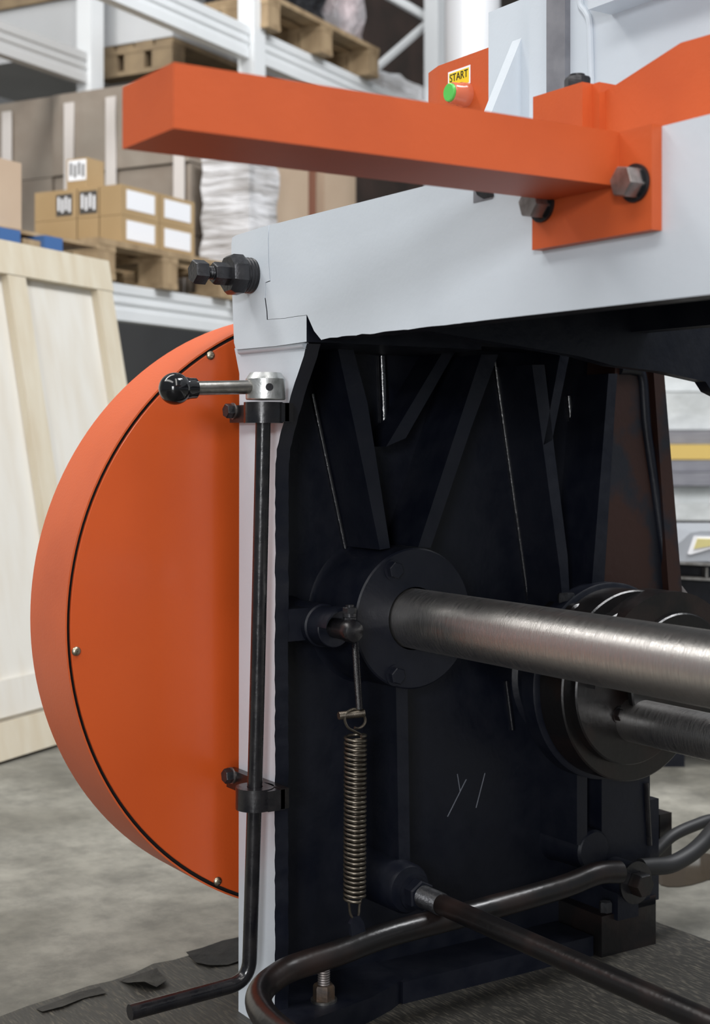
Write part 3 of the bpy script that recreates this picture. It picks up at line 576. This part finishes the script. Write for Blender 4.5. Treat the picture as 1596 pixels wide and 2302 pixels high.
rack_beam(-1.6, uu - 0.05, 0, zu0, zu1); rack_beam(uu + 0.05, uat(968, 0, 60), 0, zu0, zu1); rack_beam(uu + 0.05, uat(968, 0, 60), 0, zb0, zb1)
WR = 0.86
rack_beam(-1.6, uu - 0.05, WR, zu0, zu1, RACKG)
u2 = uat(985, 0, 60)
for ui, wr_, fr in ((-1.65, WR, 0), (uu, WR, 0), (u2, 1.35, 1)):
    rb('upright', RACKW, ui - 0.045, ui + 0.045, -0.02, 0.06, FLOOR, 4.2); rb('upright', RACKW if fr == 0 else RACKG, ui - 0.045, ui + 0.045, wr_ - 0.02, wr_ + 0.06, FLOOR, 4.2)
    if fr:
        zc = zat(970, 42, 0.03) - 4 * 0.85; k = 0
        while zc < 3.6:
            a, b = (0.04, wr_) if k % 2 == 0 else (wr_, 0.04)
            bm = bmn(); p, q = B(ui, a, zc), B(ui, b, zc + 0.85); tube(bm, [p, p.lerp(q, .5), q], 0.024, 6); obj('brace', bm, RACKW, RK); zc += 0.85; k += 1
def ugp(px, py, u):
    v = ray(px, py); o = B(u, 0, 0); t = (o - CAM).dot(U) / v.dot(U); p = CAM + v * t - o; return p.dot(W), (CAM + v * t).z
def wat(px, u, py=500): return ugp(px, py, u)[0]
# pallets -----------------------------------------------------------
def pallet(label, u0, u1, w0, w1, z0, m=PALW, group='wooden pallets on the rack', h=0.144):
    t = thing('pallet', B((u0+u1)/2, (w0+w1)/2, z0), label, 'pallet', group); s = h / 0.144
    n = max(4, int((w1 - w0) / 0.14))
    for i in range(n):
        a = w0 + (w1 - w0 - 0.10) * i / (n - 1); rb('deck_board', m, u0 + random.uniform(-.01, .01), u1 + random.uniform(-.01, .01), a, a + 0.10, z0 + 0.122*s, z0 + h, 0.003, t)
    for j in range(3):
        b = u0 + (u1 - u0 - 0.10) * j / 2
        rb('stringer', m, b, b + 0.10, w0 + .002, w1 - .002, z0 + 0.10*s, z0 + 0.1215*s, 0.003, t)
        rb('bottom_board', m, b, b + 0.10, w0 + .002, w1 - .002, z0, z0 + 0.022*s, 0.003, t)
        for k in range(3):
            a = w0 + (w1 - w0 - 0.12) * k / 2; rb('block', m, b + .002, b + 0.098, a + .003, a + 0.117, z0 + 0.0222*s, z0 + 0.0998*s, 0.003, t)
    return t
zP = zb1 + 0.002
uA0, uA1 = uat(222, -0.04), uat(525, -0.04)
pallet('worn wooden pallet on the lower rack beam, under the labelled cartons', uA0, uA1, -0.04, 0.86, zP)
# cartons --------------------------------------------------------------
def carton(label, u0, u1, w0, w1, z0, z1, m=CARD, group=None, tape=None, lab=None, mark=None):
    bm = bmn(); bbox(bm, u0, u1, w0, w1, z0, z1); bev(bm, 0.005, 1)
    t = thing('carton', B((u0+u1)/2, (w0+w1)/2, z0), label, 'carton', group); obj('body', bm, m, t)
    if lab:                                   # white paper label on the face towards the aisle
        f0, f1, g0, g1 = lab; rb('paper_label', PAPER, u0 + (u1-u0)*f0, u0 + (u1-u0)*f1, w0 - 0.0015, w0 + 0.0004, z0 + (z1-z0)*g0, z0 + (z1-z0)*g1, 0, t)
    if mark:                                  # printed handling marks on the end face
        f0, f1, g0, g1, inv = mark
        wa, wb_ = w0 + (w1-w0)*f0, w0 + (w1-w0)*f1; za, zb_ = z0 + (z1-z0)*g0, z0 + (z1-z0)*g1
        rb('handling_mark', mat('print_grey', (0.06, 0.055, 0.05), 0.7) if inv else PAPER, u0 - 0.0012, u0 + 0.0004, wa, wb_, za, zb_, 0, t)
        for i in range(4):
            a = wa + (wb_ - wa) * (0.10 + 0.225 * i); rb('handling_mark', PAPER if inv else mat('print_grey', (0.06, 0.055, 0.05), 0.7), u0 - 0.002, u0 - 0.0010, a, a + (wb_-wa)*0.115, za + (zb_-za)*(0.15 + 0.1*(i % 2)), zb_ - (zb_-za)*(0.12 + 0.1*((i+1) % 2)), 0, t)
    if tape: rb('tape', TAPE, u0 + 0.0, u1, (w0+w1)/2 - 0.03, (w0+w1)/2 + 0.03, z1, z1 + 0.001, 0, t)
    return t
zC = zP + 0.1455
wF = 0.02
cu0, cu1 = uat(273, wF, 490), uat(437, wF, 490); cm = (cu0 + cu1) / 2
zc2 = zat(268, 413, wF); hC = (zc2 - zC) / 2
names = [[('bottom left', 'bottom'), ('bottom right', 'bottom')], [('top left', 'top'), ('top right', 'top')]]
wr_ = [wF, wat(222, cu0), wat(172, cu0), wat(76, cu0)]
for r in range(2):
    for c_ in range(2):
        for k in range(3):
            if c_ == 1 and k > 0: continue
            a, b = (cu0, cm - 0.003) if c_ == 0 else (cm + 0.003, cu1)
            w0, w1 = wr_[k], wr_[k + 1] - 0.005
            if k == 0: L_ = 'brown carton with white label, %s %s of the four facing the aisle' % (('lower', 'upper')[r], ('left', 'right')[c_])
            else: L_ = ('plain brown carton in the lower layer, directly behind the lower left labelled carton', 'plain brown carton in the lower layer, leftmost of the pallet', 'brown carton with printed mark in the upper layer, behind the upper left labelled carton', 'brown carton with printed mark at the left end of the upper layer')[r * 2 + k - 1]
            mk = None
            if r == 1 and c_ == 0 and k == 1: mk = (0.08, 0.90, 0.12, 0.88, True)
            if r == 1 and c_ == 0 and k == 2: mk = (0.10, 0.48, 0.12, 0.85, True)
            carton(L_, a, b, w0, w1, zC + r * (hC + 0.0015), zC + r * (hC + 0.0015) + hC, group='brown cartons stacked on the rack pallet', lab=(0.13, 0.88, 0.22, 0.86) if k == 0 else None, mark=mk)
zt_ = zC + 2 * hC + 0.003
ws0, ws1 = wat(196, cu0 + 0.03, 390), wat(150, cu0 + 0.03, 390)
carton('small brown carton with handling marks, alone on top of the labelled cartons', cu0 + 0.03, cu0 + 0.13, ws0, ws1, zt_, ugp(175, 356, cu0 + 0.03)[1], group='brown cartons stacked on the rack pallet', mark=(0.05, 0.92, 0.30, 0.95, False))
# carton at the left frame edge with the blue-block pallet below
uL = uat(48, -0.35, 450)
zL1, zL0 = zat(20, 360, -0.35), zat(20, 512, -0.35)
carton('pale brown carton at the left frame edge, standing on the blue-block pallet', uL - 0.5, uL, -0.35, 0.3, zL0, zL1, CARDB)
tp = thing('pallet', B(uL, 0, zL0 - 0.15), 'low pallet with blue painted blocks behind the leaning crate panel', 'pallet')
rb('deck_board', PALW, uL - 0.7, uL + 0.36, -0.36, 0.35, zL0 - 0.012, zL0 - 0.001, 0.002, tp)
for (xa_, xb_) in ((-8, 46), (100, 141)):
    ua_, ub_ = uat(xa_, -0.40, 545), uat(xb_, -0.40, 545); rb('block', BLUE, ua_, ub_, -0.40, -0.30, zL0 - 0.058, zL0 - 0.013, 0.004, tp)
rb('stringer', PALW, uat(46, -0.38, 545) + 0.005, uat(100, -0.38, 545) - 0.005, -0.385, -0.30, zL0 - 0.058, zL0 - 0.030, 0.003, tp)
rb('bottom_board', PALD, uL - 0.7, uL + 0.36, -0.39, 0.35, zL0 - 0.085, zL0 - 0.059, 0.004, tp)
rb('trestle', PALD, uL - 0.6, uL + 0.26, -0.36, -0.08, FLOOR, zL0 - 0.086, 0.004, tp)
# table-high trestle carrying it (rack level continued)
# shrink-wrapped load and pale cartons on the lower rack level
def lump(label, name, u0, u1, w0, w1, z0, z1, m, cat, amp=0.03, seed=1, group=None):
    rnd = random.Random(seed); bm = bmn(); bbox(bm, u0, u1, w0, w1, z0, z1); bmesh.ops.subdivide_edges(bm, edges=bm.edges[:], cuts=6, use_grid_fill=True)
    c = sum((v.co for v in bm.verts), V()) / len(bm.verts)
    for v in bm.verts:
        d = (v.co - c); f = rnd.uniform(-1, 1) * amp
        k = 1 - 0.10 * max(0, (v.co.z - z0) / (z1 - z0) - 0.6)
        if v.co.z > z0 + 1e-4: v.co = V((c.x + d.x * k, c.y + d.y * k, v.co.z)) + V((d.x, d.y, 0)).normalized() * f + UP * f * 0.4 * (0 if v.co.z < z0 + .02 else 1)
    o = obj(name, bm, m, None, smooth=50, base=True); return tag(o, label, cat, group)
uW0, uW1 = uat(545, -0.06, 450), uat(612, -0.06, 450)
wl = wat(452, uW0, 450)
pallet('wooden pallet under the white stretch-wrapped load', uW0 - 0.01, uW1 + 0.02, -0.10, wl + 0.02, zP)
lump('white stretch-wrapped pallet load left of the pale brown cartons, glossy film', 'wrapped_load', uW0, uW1, -0.09, wl, zP + 0.146, zat(530, 335, -0.06), FILM, 'wrapped load', 0.010, 3)
uE0, uE1, uE2, uE3 = uat(617, 0.0, 420), uat(702, 0.0, 420), uat(738, 0.0, 420), uat(808, 0.0, 420)
carton('tall pale brown carton right of the white stretch-wrapped load', uE0 + 0.02, uE1, 0.02, 0.22, zP, zat(650, 330, 0), CARDB)
carton('narrow reddish brown carton between the two pale brown cartons', uE1 + 0.01, uE2 - 0.01, 0.06, 0.24, zP, zat(720, 340, 0), mat('red_brown_card', (0.22, 0.09, 0.055), 0.7))
carton('pale brown carton with white label, half hidden behind the white table beam', uE2, uE3, 0.02, 0.22, zP, zat(770, 345, 0), CARDB, lab=(0.1, 0.9, 0.02, 0.42))
# film-wrapped brown crates with straps, behind
uS0 = max(uA1 + 0.02, uu - 0.34); uS1 = uu - 0.06
wS0, wS1 = max(wl + 0.05, wat(446, uS0)), wat(-160, uS0)
rack_beam(-1.6, uu - 0.05, WR, zb0, zb1, RACKG)
zS0, zS1 = zb1 + 0.003, ugp(268, 190, uS0)[1]
t = thing('strapped_crate_stack', B((uS0+uS1)/2, (wS0+wS1)/2, zS0), 'huge film-wrapped grey-brown carton stack with white vertical straps, behind the labelled cartons', 'stack')
rows = [0, 0.30, 0.62, 1.0]
for i in range(3):
    za = zS0 + (zS1 - zS0) * rows[i]; zz = zS0 + (zS1 - zS0) * rows[i + 1] - 0.006
    for k in range(2):
        a = wS0 + (wS1 - wS0) * k / 2; b = wS0 + (wS1 - wS0) * (k + 1) / 2 - 0.006
        bm = bmn(); bbox(bm, uS0 + 0.012 * ((i + k) % 2), uS1, a, b, za, zz); bev(bm, 0.01, 1); obj('carton', bm, CARDG, t)
for px in (18, 158, 252, 405):
    ws = wat(px, uS0, 300); rb('strap', STRAP, uS0 - 0.012, uS0 - 0.004, ws - 0.026, ws + 0.026, zS0, zS1 - 0.05, 0, t)
# long pale slab on a dark pallet, one level up, with another pallet on it
uX0 = uu + 0.16
wX0, wX1 = wat(388, uX0, 60), wat(-160, uX0, 60)
zX = ugp(300, 95, uX0)[1]
pallet('dark old pallet under the pale slab-sided load, top left, beside the long white beam', uX0, uX0 + 1.2, wX0, wat(216, uX0, 100), zX - 0.146, PALD)
zXt = ugp(90, 9, uX0)[1]
tag(rb('slab_load', mat('pale_slab', (0.58, 0.59, 0.60), 0.5, col2=(0.52, 0.53, 0.54), nscale=2), uX0, uX0 + 1.18, wX0, wX1, zX, zXt, 0.01, None), 'pale grey slab-sided load on the dark pallet, top left', 'load')
tag(rb('plank', PALD, uX0 - 0.02, uX0 + 1.1, wat(190, uX0, 5), wX1, zXt + 0.001, zXt + 0.05, 0.004, None), 'brown plank lying on the pale slab-sided load, top left corner', 'plank')
for wz in (wX0 + 0.1, wX1 - 0.2):
    pass
# upper-level loads right of the front upright
uP0, uP1 = uat(590, -0.03, 100), uat(840, -0.03, 180)
pallet('broken-looking wooden pallet on the upper white beam, under black and clear wrapped goods', uP0, uP1, -0.06, 0.30, zu1 + 0.003, PALW)
zq = zu1 + 0.15
uM = uat(715, 0, 80)
lump('black plastic-wrapped bundle on the upper pallet', 'wrapped_bundle', uP0 + 0.05, uM, -0.04, 0.30, zq, zq + 0.42, FILMK, 'bundle', 0.025, 5, 'wrapped bundles on the upper pallet')
lump('pinkish clear-film bundle at the far end of the upper pallet', 'wrapped_bundle', uM + 0.09, uP1 - 0.12, -0.04, 0.30, zq, zq + 0.34, FILMP, 'bundle', 0.03, 8, 'wrapped bundles on the upper pallet')
lump('silvery clear-film bundle lying across the black bundle on the upper pallet', 'wrapped_bundle', uP0 + 0.3, uP1 - 0.2, 0.0, 0.30, zq + 0.47, zq + 0.75, FILM, 'bundle', 0.03, 9, 'wrapped bundles on the upper pallet')
uQ0, uQ1 = uat(845, 0.1, 200), uat(965, 0.1, 200)
lump('crumpled white film-wrapped load left of the orange switch box', 'wrapped_load', uQ0, uQ1, 0.05, 0.8, zat(900, 300, 0.1), zat(900, 180, 0.1), FILM, 'wrapped load', 0.02, 12)
tag(rb('rack_shelf', RACKG, uQ0 - 0.2, uQ1 + 0.2, 0.02, 0.95, zat(900, 300, 0.1) - 0.035, zat(900, 300, 0.1) - 0.001, 0.002, None), 'grey shelf under the crumpled white film-wrapped load', 'shelf')
rbk = tag(rb('dark_goods_stack', DGOODS, uat(790, 1.3, 100), uat(790, 1.3, 100) + 2.6, 1.35, 2.2, FLOOR, 4.0, 0.01, None), 'dark brown stack behind the cross-braced rack frame', 'stack')
# white column-like roll behind the switch box
pr = PD(1062, 60, 6.6)
bm = bmn(); cyl(bm, V((pr.x, pr.y, FLOOR)), V((pr.x, pr.y, 3.4)), 0.125, 40, 0.01)
tag(obj('wrapped_roll', bm, mat('white_roll', (0.60, 0.61, 0.63), 0.3), None, base=True), 'tall white cylinder standing behind the orange switch box', 'roll')
# leaning crate panel ------------------------------------------------------
AC = math.radians(180 - math.degrees(TH) - 24.5); CU = V((math.cos(AC), math.sin(AC), 0)); CW = V((math.cos(AC + math.pi/2), math.sin(AC + math.pi/2), 0))
pf = PZ(95, 1684, FLOOR); lean = math.radians(10.5); CZ = (UP * math.cos(lean) + CW * math.sin(lean)); CN = CZ.cross(CU).normalized()
if CN.dot(CW) < 0: CN = -CN
def cp(u, n, h): return pf + CU * u + CN * n + CZ * h + UP * 0.004
def cpx(px, py):
    v = ray(px, py); t = (pf - CAM).dot(CN) / v.dot(CN); q = CAM + v * t - pf; return q.dot(CU), q.dot(CZ)
CP = thing('crate_panel', pf, 'pale plywood crate side with pine battens leaning back at the far left', 'crate panel')
uR, hT = cpx(228, 597); uLL = uR - 1.9
def cpb(name, m, u0, u1, n0, n1, h0, h1):
    bm = bmn(); prism(bm, [cp(u0, n0, h0), cp(u1, n0, h0), cp(u1, n1, h0), cp(u0, n1, h0)], CZ * (h1 - h0)); bev(bm, 0.002, 1); return obj(name, bm, m, CP)
u34 = cpx(36, 620)[0]; u5, u65 = cpx(15, 850)[0], cpx(65, 850)[0]
nb_ = 5
cpb('plywood_sheet', WOODL, uLL, uR, 0.0, 0.012, 0.0, hT)
cpb('top_batten', WOODB, uLL, uR + 0.004, -0.024, -0.0005, hT - 0.085, hT + 0.004)
cpb('bottom_batten', WOODB, uLL, uR, -0.024, -0.0005, 0.0, 0.085)
cpb('bottom_batten', WOODL, uLL, uR, -0.012, -0.0005, 0.095, 0.18)
cpb('batten', WOODB, uR - 0.075, uR, -0.022, -0.0005, 0.19, hT - 0.086)
um = cpx(25, 620)[0]
cpb('batten', WOODB, um - 0.045, um + 0.03, -0.022, -0.0005, 0.19, hT - 0.086)
cpb('batten', WOODB, uLL, uLL + 0.075, -0.022, -0.0005, 0.19, hT - 0.086)
# prop block the panel leans on
bm = bmn(); prism(bm, [cp(u, 0.0135, 0) * 1 for u in (uLL, uR - 0.02)] + [cp(u, 0.0135, 0) + CW * 0.7 for u in (uR - 0.02, uLL)], UP * 0.01)
bm.free()
# ================================================================== BACKGROUND, RIGHT
RBX = thing('sheet_stack', PD(1600, 1150, 6.5).xy.to_3d() + UP * FLOOR, 'stack of silvery sheets with a yellow edge, seen under the table at right', 'stack')
def face_box(name, m, px0, px1, py0, py1, d, depth=0.5, parent=None):
    a, b = PD(px0, py1, d), PD(px1, py0, d); bm = bmn()
    prism(bm, [V((a.x, a.y, a.z)), V((b.x, b.y, a.z)), V((b.x, b.y, a.z)) + FW * depth, V((a.x, a.y, a.z)) + FW * depth], (0, 0, b.z - a.z)); bev(bm, 0.004, 1); return obj(name, bm, m, parent)
SHW = mat('pale_sheet', (0.62, 0.64, 0.64), 0.35, col2=(0.48, 0.50, 0.50), nscale=6, bump=0.6, bscale=12, bdist=0.02)
SHG = mat('grey_sheet', (0.30, 0.30, 0.33), 0.4, 0.3, col2=(0.22, 0.22, 0.25), nscale=8, stretch=(1, 1, 6))
SHY = mat('yellow_edge', (0.62, 0.44, 0.13), 0.5)
y = 830
for (y0, y1, m, dd) in [(780, 880, SHW, 6.7), (882, 966, SHW, 6.6), (968, 998, SHG, 6.55), (999, 1033, SHY, 6.5), (1035, 1060, SHG, 6.5), (1062, 1092, SHG, 6.45), (1094, 1128, SHW, 6.5), (1130, 1170, SHW, 6.4), (1172, 1210, SHG, 6.5), (1212, 1300, mat('tan_base', (0.35, 0.25, 0.16), 0.6), 6.5)]:
    face_box('sheet', m, 1380, 1760, y0, y1, dd, 0.6, RBX)
# base under the stack
a, b = PD(1380, 1302, 6.5), PD(1760, 1302, 6.5)
bm = bmn(); prism(bm, [V((p.x, p.y, FLOOR)) for p in (a, b, b + FW * 0.6, a + FW * 0.6)], (0, 0, a.z - FLOOR)); obj('base', bm, DGOODS, RBX)
# small machine with a warning sign
SM = thing('bench_machine', PD(1580, 1300, 3.3).xy.to_3d() + UP * FLOOR, 'small dark machine with grey hood and yellow triangular sign, at the right frame edge', 'machine')
dM = 3.3
def slab(name, m, pts, d, depth, parent):
    bm = bmn(); prism(bm, [PD(x, y, d) for x, y in pts], FW * depth); bev(bm, 0.004, 2, 40); return obj(name, bm, m, parent)
HOOD = mat('grey_hood', (0.34, 0.36, 0.39), 0.35)
slab('hood', HOOD, [(1490, 1262), (1490, 1240), (1530, 1218), (1552, 1198), (1575, 1194), (1680, 1194), (1680, 1268), (1590, 1262)], dM, 0.35, SM)
slab('warning_sign', PAPER, [(1546, 1245), (1560, 1205), (1640, 1207), (1610, 1230), (1552, 1247)], dM - 0.004, 0.003, SM)
slab('warning_sign', mat('faded_yellow', (0.62, 0.55, 0.24), 0.5), [(1560, 1234), (1568, 1211), (1630, 1213), (1600, 1227)], dM - 0.007, 0.003, SM)
slab('rail', STEELP, [(1490, 1262), (1590, 1266), (1680, 1270), (1680, 1276), (1590, 1272), (1490, 1267)], dM - 0.03, 0.3, SM)
slab('body', BLACK, [(1490, 1268), (1680, 1277), (1680, 1420), (1490, 1420)], dM + 0.05, 0.3, SM)
slab('rail', STEELP, [(1490, 1294), (1680, 1304), (1680, 1310), (1490, 1300)], dM - 0.02, 0.06, SM)
slab('rail', STEELP, [(1490, 1374), (1680, 1388), (1680, 1394), (1490, 1380)], dM - 0.02, 0.06, SM)
slab('post', STEELP, [(1586, 1276), (1592, 1276), (1592, 1302), (1586, 1302)], dM - 0.0, 0.04, SM)
a, b = PD(1490, 1420, dM + 0.06), PD(1680, 1420, dM + 0.06)
for q in (a, b - RT * 0.05):
    bm = bmn(); prism(bm, [V((p.x, p.y, FLOOR)) for p in (q, q + RT * 0.05, q + RT * 0.05 + FW * 0.25, q + FW * 0.25)], (0, 0, a.z - FLOOR)); obj('leg', bm, BLACK, SM)
# puddle on the concrete at right
pc = PZ(1590, 1960, FLOOR)
bm = bmn(); n = 40; r1 = []
for k in range(n):
    t = 2 * math.pi * k / n; r = 0.10 * (1 + 0.25 * math.sin(3*t) + 0.15 * math.sin(5*t + 1)); r1.append(V((pc.x + math.cos(t) * r * 0.7, pc.y + math.sin(t) * r, FLOOR + 0.0004)))
prism(bm, r1, (0, 0, 0.0016)); tag(obj('puddle', bm, mat('oily_water', (0.05, 0.04, 0.03), 0.04), None), 'small oily puddle on the concrete behind the machine, right edge', 'puddle')
